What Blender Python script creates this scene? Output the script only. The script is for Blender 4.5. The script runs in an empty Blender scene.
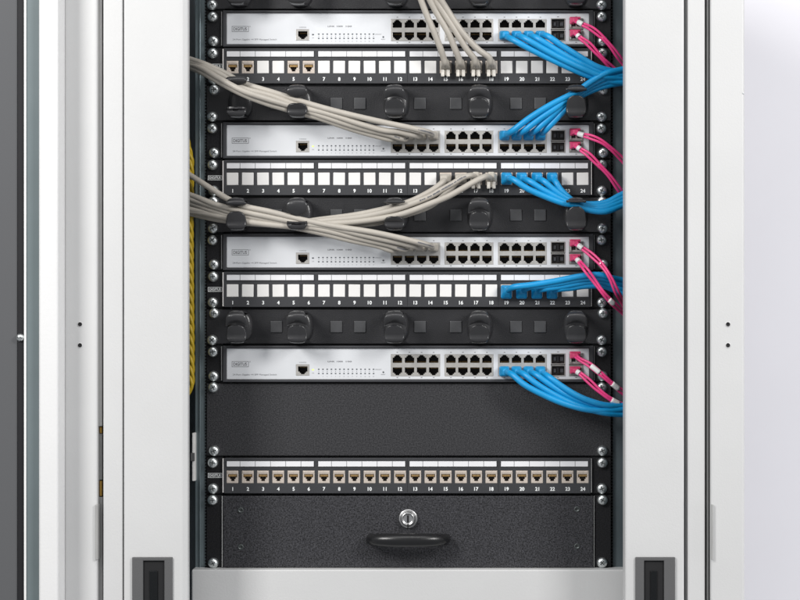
import bpy, math, random
from mathutils import Vector

random.seed(7)
scene = bpy.context.scene
COL = scene.collection

# ------------------------------------------------------------------ camera, world, lamps, exposure
S = 0.0012                 # one unit of the rack drawing is 1.2 mm
D = 2.9                    # camera to panel plane
DU = D / S
CX, CY = 530.0, 300.0      # where the camera stands, in drawing units

cam_d = bpy.data.cameras.new('camera')
cam = bpy.data.objects.new('camera', cam_d)
COL.objects.link(cam)
scene.camera = cam
cam.location = ((CX - 400) * S, -D, 0.0)
cam.rotation_euler = (math.radians(90), 0, 0)
cam_d.sensor_width = 36.0
cam_d.lens = 36.0 * D / (800 * S)
cam_d.shift_x = -(CX - 400) / 800.0
cam_d.clip_end = 50
cam_d.clip_start = 0.05

world = bpy.data.worlds.new('World')
scene.world = world
world.use_nodes = True
bg = world.node_tree.nodes['Background']
bg.inputs['Color'].default_value = (0.93, 0.96, 1.0, 1)
bg.inputs['Strength'].default_value = 0.32


def area(name, loc, target, size, power, color=(1, 1, 1)):
    l = bpy.data.lights.new(name, 'AREA')
    l.shape = 'RECTANGLE'
    l.size, l.size_y = size
    l.energy = power
    l.color = color
    o = bpy.data.objects.new(name, l)
    COL.objects.link(o)
    o.location = loc
    o.rotation_euler = (Vector(target) - Vector(loc)).to_track_quat('-Z', 'Y').to_euler()
    return o


area('softbox', (-1.35, -1.75, 1.05), (0.0, 0, 0.05), (0.6, 0.8), 44, (1.0, 0.985, 0.965))
area('softbox', (1.55, -1.75, 0.95), (0.1, 0, 0.05), (0.6, 0.8), 36, (1.0, 0.985, 0.97))
area('overhead_softbox', (0.05, -1.5, 2.0), (0, 0, 0.0), (1.6, 0.7), 14, (1.0, 0.99, 0.98))

area('added_wall_fill', (1.9, -0.35, -0.8), (0.55, 0.72, -0.5), (0.5, 2.4), 13.0, (1.0, 0.99, 1.0))  # added fill that brightens and evens the wall; no known lamp stands here

scene.view_settings.view_transform = 'Standard'
scene.view_settings.look = 'None'
scene.view_settings.exposure = 0.0
scene.view_settings.gamma = 1.0

# ------------------------------------------------------------------ materials


def mat(name, col, rough=0.5, metal=0.0, spec=0.5, var=0.0, var_scale=40.0, bump=0.0, bump_scale=900.0,
        speck=None, emit=None, coat=0.0, rough_var=0.0):
    m = bpy.data.materials.new(name)
    m.use_nodes = True
    nt = m.node_tree
    b = nt.nodes['Principled BSDF']
    b.inputs['Base Color'].default_value = (*col, 1)
    b.inputs['Roughness'].default_value = rough
    b.inputs['Metallic'].default_value = metal
    b.inputs['Specular IOR Level'].default_value = spec
    b.inputs['Coat Weight'].default_value = coat
    tc = nt.nodes.new('ShaderNodeTexCoord')
    if var > 0:
        n = nt.nodes.new('ShaderNodeTexNoise')
        n.inputs['Scale'].default_value = var_scale
        n.inputs['Detail'].default_value = 6
        n.inputs['Roughness'].default_value = 0.6
        nt.links.new(tc.outputs['Object'], n.inputs['Vector'])
        r = nt.nodes.new('ShaderNodeValToRGB')
        r.color_ramp.elements[0].position = 0.3
        r.color_ramp.elements[1].position = 0.7
        r.color_ramp.elements[0].color = (*[c * (1 - var) for c in col], 1)
        r.color_ramp.elements[1].color = (*[min(1, c * (1 + var)) for c in col], 1)
        nt.links.new(n.outputs['Fac'], r.inputs['Fac'])
        nt.links.new(r.outputs['Color'], b.inputs['Base Color'])
        if rough_var > 0:
            mr = nt.nodes.new('ShaderNodeMapRange')
            mr.inputs['To Min'].default_value = rough - rough_var
            mr.inputs['To Max'].default_value = rough + rough_var
            nt.links.new(n.outputs['Fac'], mr.inputs['Value'])
            nt.links.new(mr.outputs['Result'], b.inputs['Roughness'])
    if speck:
        n = nt.nodes.new('ShaderNodeTexNoise')
        n.inputs['Scale'].default_value = speck[0]
        n.inputs['Detail'].default_value = 3
        n.inputs['Roughness'].default_value = 0.7
        nt.links.new(tc.outputs['Object'], n.inputs['Vector'])
        r = nt.nodes.new('ShaderNodeValToRGB')
        e = r.color_ramp.elements
        e[0].position, e[0].color = 0.36, (*speck[1], 1)
        e[1].position, e[1].color = 0.68, (*speck[2], 1)
        nt.links.new(n.outputs['Fac'], r.inputs['Fac'])
        nt.links.new(r.outputs['Color'], b.inputs['Base Color'])
    if bump > 0:
        n2 = nt.nodes.new('ShaderNodeTexNoise')
        n2.inputs['Scale'].default_value = bump_scale
        n2.inputs['Detail'].default_value = 2
        nt.links.new(tc.outputs['Object'], n2.inputs['Vector'])
        bp = nt.nodes.new('ShaderNodeBump')
        bp.inputs['Strength'].default_value = bump
        bp.inputs['Distance'].default_value = 0.0006
        nt.links.new(n2.outputs['Fac'], bp.inputs['Height'])
        nt.links.new(bp.outputs['Normal'], b.inputs['Normal'])
    if emit:
        b.inputs['Emission Color'].default_value = (*emit[0], 1)
        b.inputs['Emission Strength'].default_value = emit[1]
    return m


M = {
    'lacquer': mat('light_grey_lacquer', (0.565, 0.567, 0.567), 0.48, var=0.02, var_scale=9, bump=0.22, bump_scale=420),
    'lacquer_dim': mat('door_lacquer', (0.70, 0.70, 0.70), 0.42, var=0.015, var_scale=9, bump=0.25, bump_scale=420),
    'wall': mat('wall_paint', (0.85, 0.842, 0.89), 0.9, var=0.02, var_scale=3),
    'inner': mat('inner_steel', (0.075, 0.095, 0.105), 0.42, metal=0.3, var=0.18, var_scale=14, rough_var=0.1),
    'post': mat('galvanised_post', (0.17, 0.21, 0.225), 0.38, metal=0.55, var=0.15, var_scale=20, rough_var=0.1),
    'rail': mat('black_rail', (0.005, 0.006, 0.007), 0.5, spec=0.2, bump=0.4, bump_scale=900),
    'dark': mat('dark_inside', (0.006, 0.006, 0.007), 0.8),
    'ear': mat('black_ear', (0.014, 0.014, 0.016), 0.5, spec=0.22, bump=0.5, bump_scale=900, speck=(700, (0.005, 0.005, 0.006), (0.016, 0.016, 0.018))),
    'patch': mat('graphite_panel', (0.036, 0.037, 0.041), 0.42, var=0.10, var_scale=30, bump=0.25, bump_scale=1100),
    'manager': mat('manager_panel', (0.017, 0.017, 0.019), 0.38, spec=0.4, var=0.15, var_scale=25, bump=0.5, bump_scale=850, rough_var=0.08),
    'ring': mat('ring_plastic', (0.030, 0.030, 0.032), 0.27, var=0.12, var_scale=60, bump=0.15, bump_scale=600),
    'cap': mat('cap_plastic', (0.052, 0.053, 0.056), 0.4, var=0.15, var_scale=50, bump=0.2, bump_scale=500),
    'powder': mat('powder_coat', (0.03, 0.03, 0.033), 0.5, spec=0.35, bump=0.45, bump_scale=620,
                  speck=(600, (0.003, 0.003, 0.004), (0.066, 0.066, 0.074))),
    'blank': mat('fine_powder_coat', (0.05, 0.05, 0.053), 0.5, spec=0.35, bump=0.4, bump_scale=700,
                 speck=(640, (0.010, 0.010, 0.012), (0.054, 0.054, 0.058))),
    'bezel': mat('bezel_grey', (0.040, 0.041, 0.046), 0.45, var=0.08, var_scale=30, bump=0.2, bump_scale=900),
    'silver': mat('silver_faceplate', (0.74, 0.755, 0.78), 0.36, metal=0.25, var=0.025, var_scale=12, rough_var=0.05, bump=0.05, bump_scale=1500),
    'port_metal': mat('port_shield', (0.50, 0.485, 0.46), 0.36, metal=0.45, var=0.12, var_scale=120),
    'port_dark': mat('port_cavity', (0.014, 0.009, 0.008), 0.5),
    'contact': mat('gold_contact', (0.62, 0.40, 0.17), 0.35, metal=0.6),
    'jack': mat('jack_housing', (0.58, 0.51, 0.45), 0.38, metal=0.25, var=0.14, var_scale=150),
    'insert': mat('white_insert', (0.74, 0.73, 0.715), 0.5, var=0.02, var_scale=80),
    'label': mat('white_label', (0.74, 0.74, 0.76), 0.35, var=0.02, var_scale=60),
    'line': mat('label_divider', (0.22, 0.22, 0.23), 0.6),
    'print_white': mat('white_print', (0.82, 0.84, 0.84), 0.6),
    'print_dark': mat('dark_print', (0.13, 0.13, 0.15), 0.6),
    'print_fade': mat('faded_print', (0.13, 0.13, 0.14), 0.6),
    'screw': mat('zinc_screw', (0.76, 0.79, 0.79), 0.34, metal=0.95, var=0.15, var_scale=300),
    'recess': mat('screw_recess', (0.09, 0.10, 0.10), 0.45, metal=0.6),
    'edge': mat('lit_edge_white', (0.85, 0.82, 0.80), 0.4, metal=0.0),  # non-metal white: light on the bent sheet edges put into the colour
    'edge_dim': mat('lit_edge_grey', (0.42, 0.42, 0.42), 0.4, metal=0.1),  # greyer version of the painted edge highlight
    'hinge_grey': mat('hinge_grey', (0.36, 0.36, 0.355), 0.45, metal=0.2, var=0.08, var_scale=15),
    'brass': mat('brass_sliver', (0.50, 0.30, 0.07), 0.35, metal=0.7),
    'grey_cable': mat('grey_cable', (0.41, 0.38, 0.335), 0.45, var=0.05, var_scale=60, bump=0.1, bump_scale=500),
    'grey_boot': mat('grey_boot', (0.43, 0.40, 0.35), 0.4, var=0.06, var_scale=100),
    'clear': mat('clear_plug', (0.62, 0.59, 0.54), 0.2, var=0.2, var_scale=200),
    'blue_cable': mat('blue_cable', (0.003, 0.265, 0.57), 0.42, var=0.07, var_scale=60, bump=0.1, bump_scale=500),
    'blue_boot': mat('blue_boot', (0.003, 0.25, 0.53), 0.38, var=0.07, var_scale=90),
    'pink_cable': mat('pink_cable', (0.80, 0.055, 0.235), 0.4, var=0.05, var_scale=60),
    'pink_plug': mat('pink_plug', (0.66, 0.06, 0.17), 0.4, var=0.10, var_scale=150),
    'sleeve': mat('white_sleeve', (0.78, 0.78, 0.77), 0.4),
    'yellow_cable': mat('yellow_cable', (0.42, 0.29, 0.010), 0.45, var=0.1, var_scale=60),
    'handle': mat('handle_black', (0.010, 0.010, 0.011), 0.30, var=0.1, var_scale=40, bump=0.1, bump_scale=500),
    'chrome': mat('lock_chrome', (0.60, 0.60, 0.60), 0.30, metal=1.0),
    'latch': mat('latch_plastic', (0.095, 0.095, 0.097), 0.5, bump=0.3, bump_scale=700),
    'glass': mat('smoked_glass', (0.105, 0.107, 0.112), 0.22, spec=0.25),
    'teal': mat('glass_border', (0.14, 0.172, 0.18), 0.30, var=0.08, var_scale=8),
    'gasket': mat('rubber_gasket', (0.010, 0.010, 0.012), 0.6, spec=0.3, var=0.2, var_scale=12),
    'led': mat('green_led', (0.35, 0.5, 0.1), 0.4, emit=((0.75, 0.9, 0.25), 0.8)),
    'led_off': mat('led_window', (0.10, 0.11, 0.12), 0.3),
}

# ------------------------------------------------------------------ mesh helpers (drawing units: x right, o out of the rack, z up)


class MB:
    def __init__(self):
        self.v, self.f, self.mi, self.sm = [], [], [], []

    def vert(self, x, o, z):
        self.v.append((x * S, -o * S, z * S))
        return len(self.v) - 1

    def face(self, idx, mi=0, smooth=False):
        self.f.append(idx)
        self.mi.append(mi)
        self.sm.append(smooth)

    def box(self, x0, x1, o0, o1, z0, z1, mi=0):
        i = [self.vert(x, o, z) for z in (z0, z1) for o in (o0, o1) for x in (x0, x1)]
        for q in ((0, 1, 3, 2), (4, 6, 7, 5), (0, 4, 5, 1), (2, 3, 7, 6), (0, 2, 6, 4), (1, 5, 7, 3)):
            self.face([i[k] for k in q], mi)

    def taper(self, cx, cz, w0, h0, o0, w1, h1, o1, mi=0, dz=0, dx=0):
        a = [self.vert(cx + sx * w0 / 2, o0, cz + sz * h0 / 2) for sx, sz in ((-1, -1), (1, -1), (1, 1), (-1, 1))]
        b = [self.vert(cx + dx + sx * w1 / 2, o1, cz + dz + sz * h1 / 2) for sx, sz in ((-1, -1), (1, -1), (1, 1), (-1, 1))]
        self.face(a, mi)
        self.face(b[::-1], mi)
        for k in range(4):
            n = (k + 1) % 4
            self.face([a[n], a[k], b[k], b[n]], mi)

    def plate(self, x0, x1, z0, z1, o0, o1, holes, mi=0):
        """slab between o0 (back) and o1 (front) with the rectangles in holes cut through"""
        xs = sorted({x0, x1, *[h[0] for h in holes], *[h[1] for h in holes]})
        zs = sorted({z0, z1, *[h[2] for h in holes], *[h[3] for h in holes]})
        xs = [x for x in xs if x0 <= x <= x1]
        zs = [z for z in zs if z0 <= z <= z1]
        nx, nz = len(xs) - 1, len(zs) - 1

        def solid(i, j):
            if not (0 <= i < nx and 0 <= j < nz):
                return False
            cx, cz = (xs[i] + xs[i + 1]) / 2, (zs[j] + zs[j + 1]) / 2
            return not any(h[0] < cx < h[1] and h[2] < cz < h[3] for h in holes)
        cache = {}

        def vv(i, j, o):
            k = (i, j, o)
            if k not in cache:
                cache[k] = self.vert(xs[i], o, zs[j])
            return cache[k]
        for i in range(nx):
            for j in range(nz):
                if not solid(i, j):
                    continue
                self.face([vv(i, j, o1), vv(i + 1, j, o1), vv(i + 1, j + 1, o1), vv(i, j + 1, o1)], mi)
                self.face([vv(i, j, o0), vv(i, j + 1, o0), vv(i + 1, j + 1, o0), vv(i + 1, j, o0)], mi)
                if not solid(i - 1, j):
                    self.face([vv(i, j, o0), vv(i, j, o1), vv(i, j + 1, o1), vv(i, j + 1, o0)], mi)
                if not solid(i + 1, j):
                    self.face([vv(i + 1, j, o1), vv(i + 1, j, o0), vv(i + 1, j + 1, o0), vv(i + 1, j + 1, o1)], mi)
                if not solid(i, j - 1):
                    self.face([vv(i, j, o0), vv(i + 1, j, o0), vv(i + 1, j, o1), vv(i, j, o1)], mi)
                if not solid(i, j + 1):
                    self.face([vv(i, j + 1, o1), vv(i + 1, j + 1, o1), vv(i + 1, j + 1, o0), vv(i, j + 1, o0)], mi)

    def lathe(self, cx, cz, prof, n=24, mi=0, smooth=True):
        """prof: (radius, out) from the rim to the middle, turned about the out axis"""
        rings = []
        for r, o in prof:
            if r < 1e-6:
                rings.append([self.vert(cx, o, cz)])
            else:
                rings.append([self.vert(cx + r * math.cos(2 * math.pi * k / n), o, cz + r * math.sin(2 * math.pi * k / n)) for k in range(n)])
        for a, b in zip(rings, rings[1:]):
            for k in range(n):
                k2 = (k + 1) % n
                if len(b) == 1:
                    self.face([a[k], a[k2], b[0]], mi, smooth)
                elif len(a) == 1:
                    self.face([a[0], b[k2], b[k]], mi, smooth)
                else:
                    self.face([a[k], a[k2], b[k2], b[k]], mi, smooth)

    def strip(self, prof, th, mi=0, nw=6, crown=0.0):
        """a bent band: prof = (o, z, half width); th = thickness; crown bulges the middle outwards"""
        n = len(prof)
        top, bot = [], []
        for i, row in enumerate(prof):
            o, z, hw = row[:3]
            bow = row[3] if len(row) > 3 else 0.0
            a, b = prof[max(0, i - 1)], prof[min(n - 1, i + 1)]
            t = Vector((b[0] - a[0], b[1] - a[1]))
            t.normalize()
            nv = Vector((t.y, -t.x)) * self.side
            ra, rb = [], []
            for k in range(nw + 1):
                u = 2 * k / nw - 1
                c = crown * (1 - u * u)
                ra.append(self.vert(u * hw, o + nv.x * c, z + nv.y * c + bow * (1 - u * u)))
                rb.append(self.vert(u * hw, o + nv.x * (c - th), z + nv.y * (c - th) + bow * (1 - u * u)))
            top.append(ra)
            bot.append(rb)
        for i in range(n - 1):
            for k in range(nw):
                self.face([top[i][k], top[i][k + 1], top[i + 1][k + 1], top[i + 1][k]], mi, True)
                self.face([bot[i][k], bot[i + 1][k], bot[i + 1][k + 1], bot[i][k + 1]], mi, True)
            self.face([top[i][0], top[i + 1][0], bot[i + 1][0], bot[i][0]], mi)
            self.face([top[i][nw], bot[i][nw], bot[i + 1][nw], top[i + 1][nw]], mi)
        for i in (0, n - 1):
            for k in range(nw):
                self.face([top[i][k], bot[i][k], bot[i][k + 1], top[i][k + 1]], mi)
    side = 1

    def wtube(self, pts, r, n=12, mi=0, flat=None, origin=Vector((0, 0, 0))):
        """tube along world points (metres); r may be a list"""
        m = len(pts)
        rs = r if isinstance(r, (list, tuple)) else [r] * m
        up = None
        rings = []
        for i in range(m):
            t = (pts[min(i + 1, m - 1)] - pts[max(i - 1, 0)]).normalized()
            if up is None:
                up = t.orthogonal().normalized()
            up = (up - t * up.dot(t)).normalized()
            sd = t.cross(up)
            ring = []
            for k in range(n):
                a = 2 * math.pi * k / n
                p = pts[i] - origin + (up * math.cos(a) + sd * math.sin(a)) * rs[i]
                self.v.append(tuple(p))
                ring.append(len(self.v) - 1)
            rings.append(ring)
        for a, b in zip(rings, rings[1:]):
            for k in range(n):
                k2 = (k + 1) % n
                self.face([a[k], a[k2], b[k2], b[k]], mi, True)
        self.face(rings[0][::-1], mi)
        self.face(rings[-1], mi)

    def text(self, s, x, z, o, size, mi=0, align='CENTER', bold=0.0, width=None):
        vs, fs, w = glyphs(s, bold)
        k = size
        kx = size if width is None else width / max(w, 1e-6)
        off = {'CENTER': -w / 2, 'LEFT': 0.0}[align]
        base = len(self.v)
        for vx, vy in vs:
            self.vert(x + (vx + off) * kx, o, z + vy * k)
        for f in fs:
            self.face([base + q for q in f], mi)

    def frame(self, x0, x1, z0, z1, t, o0, o1, mi=0):
        self.plate(x0, x1, z0, z1, o0, o1, [(x0 + t, x1 - t, z0 + t, z1 - t)], mi)

    def mesh(self, name, mats):
        me = bpy.data.meshes.new(name)
        me.from_pydata(self.v, [], self.f)
        for m in (mats if isinstance(mats, (list, tuple)) else [mats]):
            me.materials.append(M[m])
        me.polygons.foreach_set('material_index', self.mi)
        me.polygons.foreach_set('use_smooth', self.sm)
        me.update()
        return me

    def build(self, name, mats, parent=None, bevel=0.0, segs=2):
        return link(name, self.mesh(name, mats), parent, bevel, segs)


def link(name, me, parent=None, bevel=0.0, segs=2, loc=None):
    o = bpy.data.objects.new(name, me)
    COL.objects.link(o)
    if parent is not None:
        o.parent = parent
    if loc is not None:
        o.location = loc
    if bevel > 0:
        b = o.modifiers.new('bevel', 'BEVEL')
        b.width = bevel * S
        b.segments = segs
        b.limit_method = 'ANGLE'
        b.angle_limit = math.radians(40)
    return o


_gl = {}


def glyphs(s, bold):
    """outline letters as flat triangles, unit cap height, baseline-centred"""
    key = (s, bold)
    if key in _gl:
        return _gl[key]
    cu = bpy.data.curves.new('lettering', 'FONT')
    cu.body = s
    cu.size = 1.0
    cu.offset = bold
    cu.resolution_u = 3
    ob = bpy.data.objects.new('lettering', cu)
    COL.objects.link(ob)
    dg = bpy.context.evaluated_depsgraph_get()
    me = bpy.data.meshes.new_from_object(ob.evaluated_get(dg))
    vs = [(v.co.x, v.co.y) for v in me.vertices]
    fs = [list(p.vertices) for p in me.polygons]
    x0 = min(v[0] for v in vs)
    x1 = max(v[0] for v in vs)
    z0 = min(v[1] for v in vs)
    z1 = max(v[1] for v in vs)
    vs = [(v[0] - x0, v[1] - (z0 + z1) / 2) for v in vs]
    COL.objects.unlink(ob)
    bpy.data.objects.remove(ob)
    bpy.data.curves.remove(cu)
    bpy.data.meshes.remove(me)
    _gl[key] = (vs, fs, x1 - x0)
    return _gl[key]


def thing(name, label, cat, loc=(0, 0, 0), group=None):
    o = bpy.data.objects.new(name, None)
    o.empty_display_size = 0.02
    COL.objects.link(o)
    o.location = loc
    o['label'] = label
    o['category'] = cat
    if group:
        o['group'] = group
    return o


def rx(px, o=0.0):
    """drawing x (from the rack centre) of something seen at px when it stands o in front of the panels"""
    return (CX - 400) + (px - CX) * (1 - o / DU)


def rz(py, o=0.0):
    return (300 - CY) + (CY - py) * (1 - o / DU)


def W(px, py, o=0.0):
    return Vector((rx(px, o) * S, -o * S, rz(py, o) * S))


U = 37.2


def unit_centre(k):
    return 29.0 + U * k


# ------------------------------------------------------------------ wall behind
b = MB()
b.box(-2600, 2600, -640, -600, -1500, 1500)
wl = b.build('wall', 'wall')
wl['kind'] = 'structure'

# ------------------------------------------------------------------ the cabinet
cab = thing('network_cabinet', 'light grey steel network cabinet standing open around the black equipment rack', 'cabinet', (0, 0, 0))
ZT = 420
FO = 100.0     # front of the frame


def slab(name, x0px, x1px, o0, o1, m='lacquer', bevel=1.5, segs=3, z0=-ZT, z1=ZT, parent=cab, label=None):
    q = MB()
    q.box(rx(x0px, o1), rx(x1px, o1), o0, o1, z0, z1)
    ob = q.build(name, m, parent, bevel, segs)
    if label:
        ob['label'] = label
    return ob


def prism(name, pts, m, parent, bevel=1.0):
    """upright bar with the plan outline pts = (x, o)"""
    q = MB()
    lo = [q.vert(x, o, -ZT) for x, o in pts]
    hi = [q.vert(x, o, ZT) for x, o in pts]
    q.face(lo)
    q.face(hi[::-1])
    n = len(pts)
    for k in range(n):
        q.face([lo[(k + 1) % n], lo[k], hi[k], hi[(k + 1) % n]])
    return q.build(name, m, parent, bevel, 3)


prism('front_post', [(rx(123.7, FO), FO), (rx(181.5, FO), FO), (rx(188.4, FO - 5), FO - 5), (rx(189.6, 46), 46), (rx(123.7, FO), 46)], 'lacquer', cab, 1.6)
slab('front_post', 625, 684.2, 46, FO, bevel=2.2)
slab('frame_strip', 103.2, 122.5, 70, FO - 1, bevel=1.2)
slab('frame_strip', 687.6, 705, 70, FO - 1, bevel=2.0)


def holed(name, x0px, x1px, hx, hys):
    """hinge panel with two screw holes"""
    q = MB()
    o1 = FO + 1
    q.box(rx(x0px, o1), rx(x1px, o1), 72, o1, -ZT, ZT)
    p = q.build(name, 'lacquer', cab, 2.2, 3)
    for hy in hys:
        h = MB()
        h.lathe(rx(hx, o1), rz(hy, o1), [(2.7, o1 + 0.02), (2.6, o1 + 0.35), (2.05, o1 + 0.4)], 20, 1)
        h.lathe(rx(hx, o1), rz(hy, o1), [(2.05, o1 + 0.4), (1.9, o1 + 0.1), (0, o1 + 0.08)], 20, 0)
        hole = h.build('screw_hole', ['dark', 'lacquer'], p)
    return p


holed('hinge_panel', 64.2, 97.2, 80, (324.3, 345.3))
holed('hinge_panel', 710.4, 744.5, 728, (324.3, 345.3))
# backing of the grooves
q = MB()
q.box(rx(58, 60), rx(184, 60), 47, 71.5, -ZT, ZT)
q.build('groove_backing', 'lacquer', cab)
q = MB()
q.box(rx(626, 60), rx(738, 60), 47, 69.5, -ZT, ZT)
q.box(rx(685.2, 92), rx(686.6, 92), 69.4, 93, -ZT, ZT)
q.build('groove_backing', 'hinge_grey', cab)
# hinge pieces in the grooves
q = MB()
q.box(rx(97.6, 90), rx(102.8, 90), 72, 95, rz(426, 90), ZT)
q.build('hinge_bar', 'hinge_grey', cab, 0.5)
q = MB()
q.box(rx(98.8, 90), rx(102.0, 90), 72, 90, rz(480, 90), rz(433.5, 90))
q.build('hinge_bar', 'hinge_grey', cab, 0.5)
q = MB()
q.box(rx(98.6, 92), rx(102.6, 92), 72, 92, rz(700, 92), rz(497, 92))
q.build('hinge_bar', 'hinge_grey', cab, 0.5)
for y0, y1 in ((427, 433), (481, 496)):
    q = MB()
    q.box(rx(99.6, 91), rx(101.8, 91), 72, 91, rz(y1, 91), rz(y0, 91))
    q.build('hinge_pin', 'brass', cab, 0.3)
q = MB()
q.box(rx(95.2, 104), rx(97.7, 104), 90, 104, rz(560, 104), rz(504.5, 104))
q.build('hinge_plate', 'hinge_grey', cab, 0.4)
q = MB()
q.box(rx(711.2, 104), rx(713.0, 104), 90, 104, rz(560, 104), rz(504.5, 104))
q.build('hinge_plate', 'hinge_grey', cab, 0.4)
q = MB()
q.box(rx(705.8, 84), rx(707.9, 84), 70, 94, -ZT, ZT)
q.build('hinge_bar', 'hinge_grey', cab, 0.4)
q = MB()
q.lathe(rx(709.4, 88), rz(479, 88), [(0.9, 72), (0.9, 87), (0.5, 88), (0, 88.2)], 12)
q.build('hinge_pin', 'screw', cab)
q = MB()
q.lathe(rx(743.2, FO), rz(93.5, FO), [(0.9, FO + 1.0), (0.7, FO + 1.5), (0, FO + 1.7)], 12)
q.build('stud', 'screw', cab)

# inside walls, back
q = MB()
q.box(-224, -220, -420, 44, -ZT, ZT)
q.build('side_wall', 'inner', cab)
q = MB()
q.box(232, 236, -420, 44, -ZT, ZT)
q.build('side_wall', 'inner', cab)
q = MB()
q.box(-224, 236, -424, -420, -ZT, ZT)
q.build('back_panel', 'dark', cab)
# upright steel posts beside the rails
q = MB()
q.box(-205.5, -194, -60, -4, -ZT, ZT)
q.box(-200.9, -199.7, -4, -1.5, -ZT, ZT)
q.build('steel_upright', 'post', cab, 0.6)
q = MB()
q.box(212.6, 231, -60, -6, -ZT, ZT)
q.build('steel_upright', 'inner', cab, 0.6)
# mounting rails with their toothed edges
for x0, x1, xe, sg in ((-193.8, -177, -193.8, -1), (190, 211.2, 211.2, 1)):
    q = MB()
    q.box(x0, x1, -60, -2.2, -ZT, ZT)
    z = -ZT
    while z < ZT:
        q.box(min(xe, xe + sg * 1.6), max(xe, xe + sg * 1.6), -8, -2.2, z, z + 1.7)
        z += 3.1
    q.build('mounting_rail', 'rail', cab)
# lock rod guide low on the left
q = MB()
q.box(rx(192.2, 6), rx(195.0, 6), -6, 6, rz(481, 6), rz(433, 6))
rod = q.build('lock_rod', 'insert', cab, 0.4)
q = MB()
q.box(rx(190.5, 8), rx(194.6, 8), -6, 8, rz(461, 8), rz(453, 8))
q.build('rod_clip', 'latch', rod, 0.4)
# base rail across the foot of the opening
q = MB()
q.box(-206, 232, -30, 18, rz(700, 18), rz(569.6, 18))
q.build('base_rail', 'lacquer', cab, 1.5, 3)
# latches sunk in the posts
for x0, x1, h0, h1 in ((132, 172.3, 143, 164.3), (635.4, 675.2, 644.0, 664.0)):
    o1 = FO + 2.5
    q = MB()
    zt, zb = rz(557.2, o1), rz(640, o1)
    q.plate(rx(x0, o1), rx(x1, o1), zb, zt, FO - 6, o1, [(rx(h0, o1), rx(h1, o1), zb + 8, rz(560.8, o1))])
    la = q.build('latch', 'latch', cab, 0.7)
    q = MB()
    q.box(rx(h0 + 0.02, o1), rx(h1 - 0.02, o1), FO + 0.05, FO + 0.3, zb + 8.1, rz(560.9, o1))
    q.build('latch_recess', 'dark', la)
    q = MB()
    q.box(rx(h0 + 6.5, o1), rx(h1 - 7, o1), FO + 0.4, FO + 1.6, zb + 10, rz(571, o1))
    q.build('latch_tongue', 'rail', la, 0.4)

# glazed door folded open at the left
q = MB()
DO = 134.0
q.box(rx(38.5, DO), rx(58.2, DO), 98, DO, -ZT - 20, ZT + 20)
door = q.build('door', 'lacquer_dim', cab, 2.8, 4)
door['label'] = 'smoked glass door with white stile folded open'
slab('glass_border', 26.2, 40, 112, 126, 'teal', 0.3, 2, parent=door)
slab('glass_edge', 23.9, 26.1, 112, 127.5, 'sleeve', 0.4, 2, parent=door)
slab('gasket', 17.4, 23.8, 112, 125, 'gasket', 0.5, 2, parent=door)
slab('smoked_glass', -160, 17.3, 112, 123.5, 'glass', 0.2, 1, parent=door)
q = MB()
q.lathe(rx(20.3, 126), rz(337.5, 126), [(3.6, 125.0), (3.6, 127), (2.6, 128.6), (1.2, 129.2), (0, 129.3)], 16)
q.box(rx(20.3, 126) - 2.6, rx(20.3, 126) + 2.6, 126, 129.5, rz(337.5, 126) - 0.5, rz(337.5, 126) + 0.5, 1)
q.build('screw', ['screw', 'recess'], door)

# ------------------------------------------------------------------ shared small parts
q = MB()
q.lathe(0, 0, [(5.3, -1.5), (5.3, 1.2), (5.15, 2.2), (4.7, 3.3), (3.9, 4.2), (2.7, 4.8), (1.3, 5.1), (0, 5.15)], 28)
for ang in (0.5, 0.5 + math.pi / 2):
    ca, sa = math.cos(ang), math.sin(ang)
    L, wd = 2.5, 0.55
    pts = []
    for u, v in ((-L, -wd), (L, -wd), (L, wd), (-L, wd)):
        pts.append((u * ca - v * sa, u * sa + v * ca))
    lo = [q.vert(x, 4.0, z) for x, z in pts]
    hi = [q.vert(x, 5.2, z) for x, z in pts]
    q.face(hi, 1)
    for k in range(4):
        n = (k + 1) % 4
        q.face([lo[k], lo[n], hi[n], hi[k]], 1)
SCREW = q.mesh('screw', ['screw', 'recess'])


def screws(root, spots, cpy, o=0.9):
    for px, py in spots:
        s = link('screw', SCREW, root, loc=(rx(px) * S, -o * S, (cpy - py) * S))
        s.rotation_euler = (0, random.uniform(0, 6.28), 0)


def rj_hole(cx, cz, up):
    """stepped socket opening; the latch notch points up or down"""
    s = 1 if up else -1

    def r(x0, x1, a, c):
        return (cx + x0, cx + x1, cz + min(s * a, s * c), cz + max(s * a, s * c))
    return [r(-4.7, 4.7, -3.6, 1.6), r(-3.2, 3.2, 1.6, 2.9), r(-1.9, 1.9, 2.9, 4.2)]


def rj_socket(mb, cx, cz, up, o_back, o_front):
    """dark cavity behind the opening with gold contacts"""
    mb.plate(cx - 5.4, cx + 5.4, cz - 4.9, cz + 4.9, o_back - 0.6, o_back, [], 0)
    mb.frame(cx - 5.4, cx + 5.4, cz - 4.9, cz + 4.9, 0.35, o_back, o_front, 0)
    s = 1 if up else -1
    for k in range(8):
        x = cx - 3.5 + k
        z0, z1 = sorted((cz - s * 3.4, cz - s * 2.2))
        mb.box(x - 0.2, x + 0.2, o_back + 0.02, o_back + 4.0, z0, z1, 1)


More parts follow.
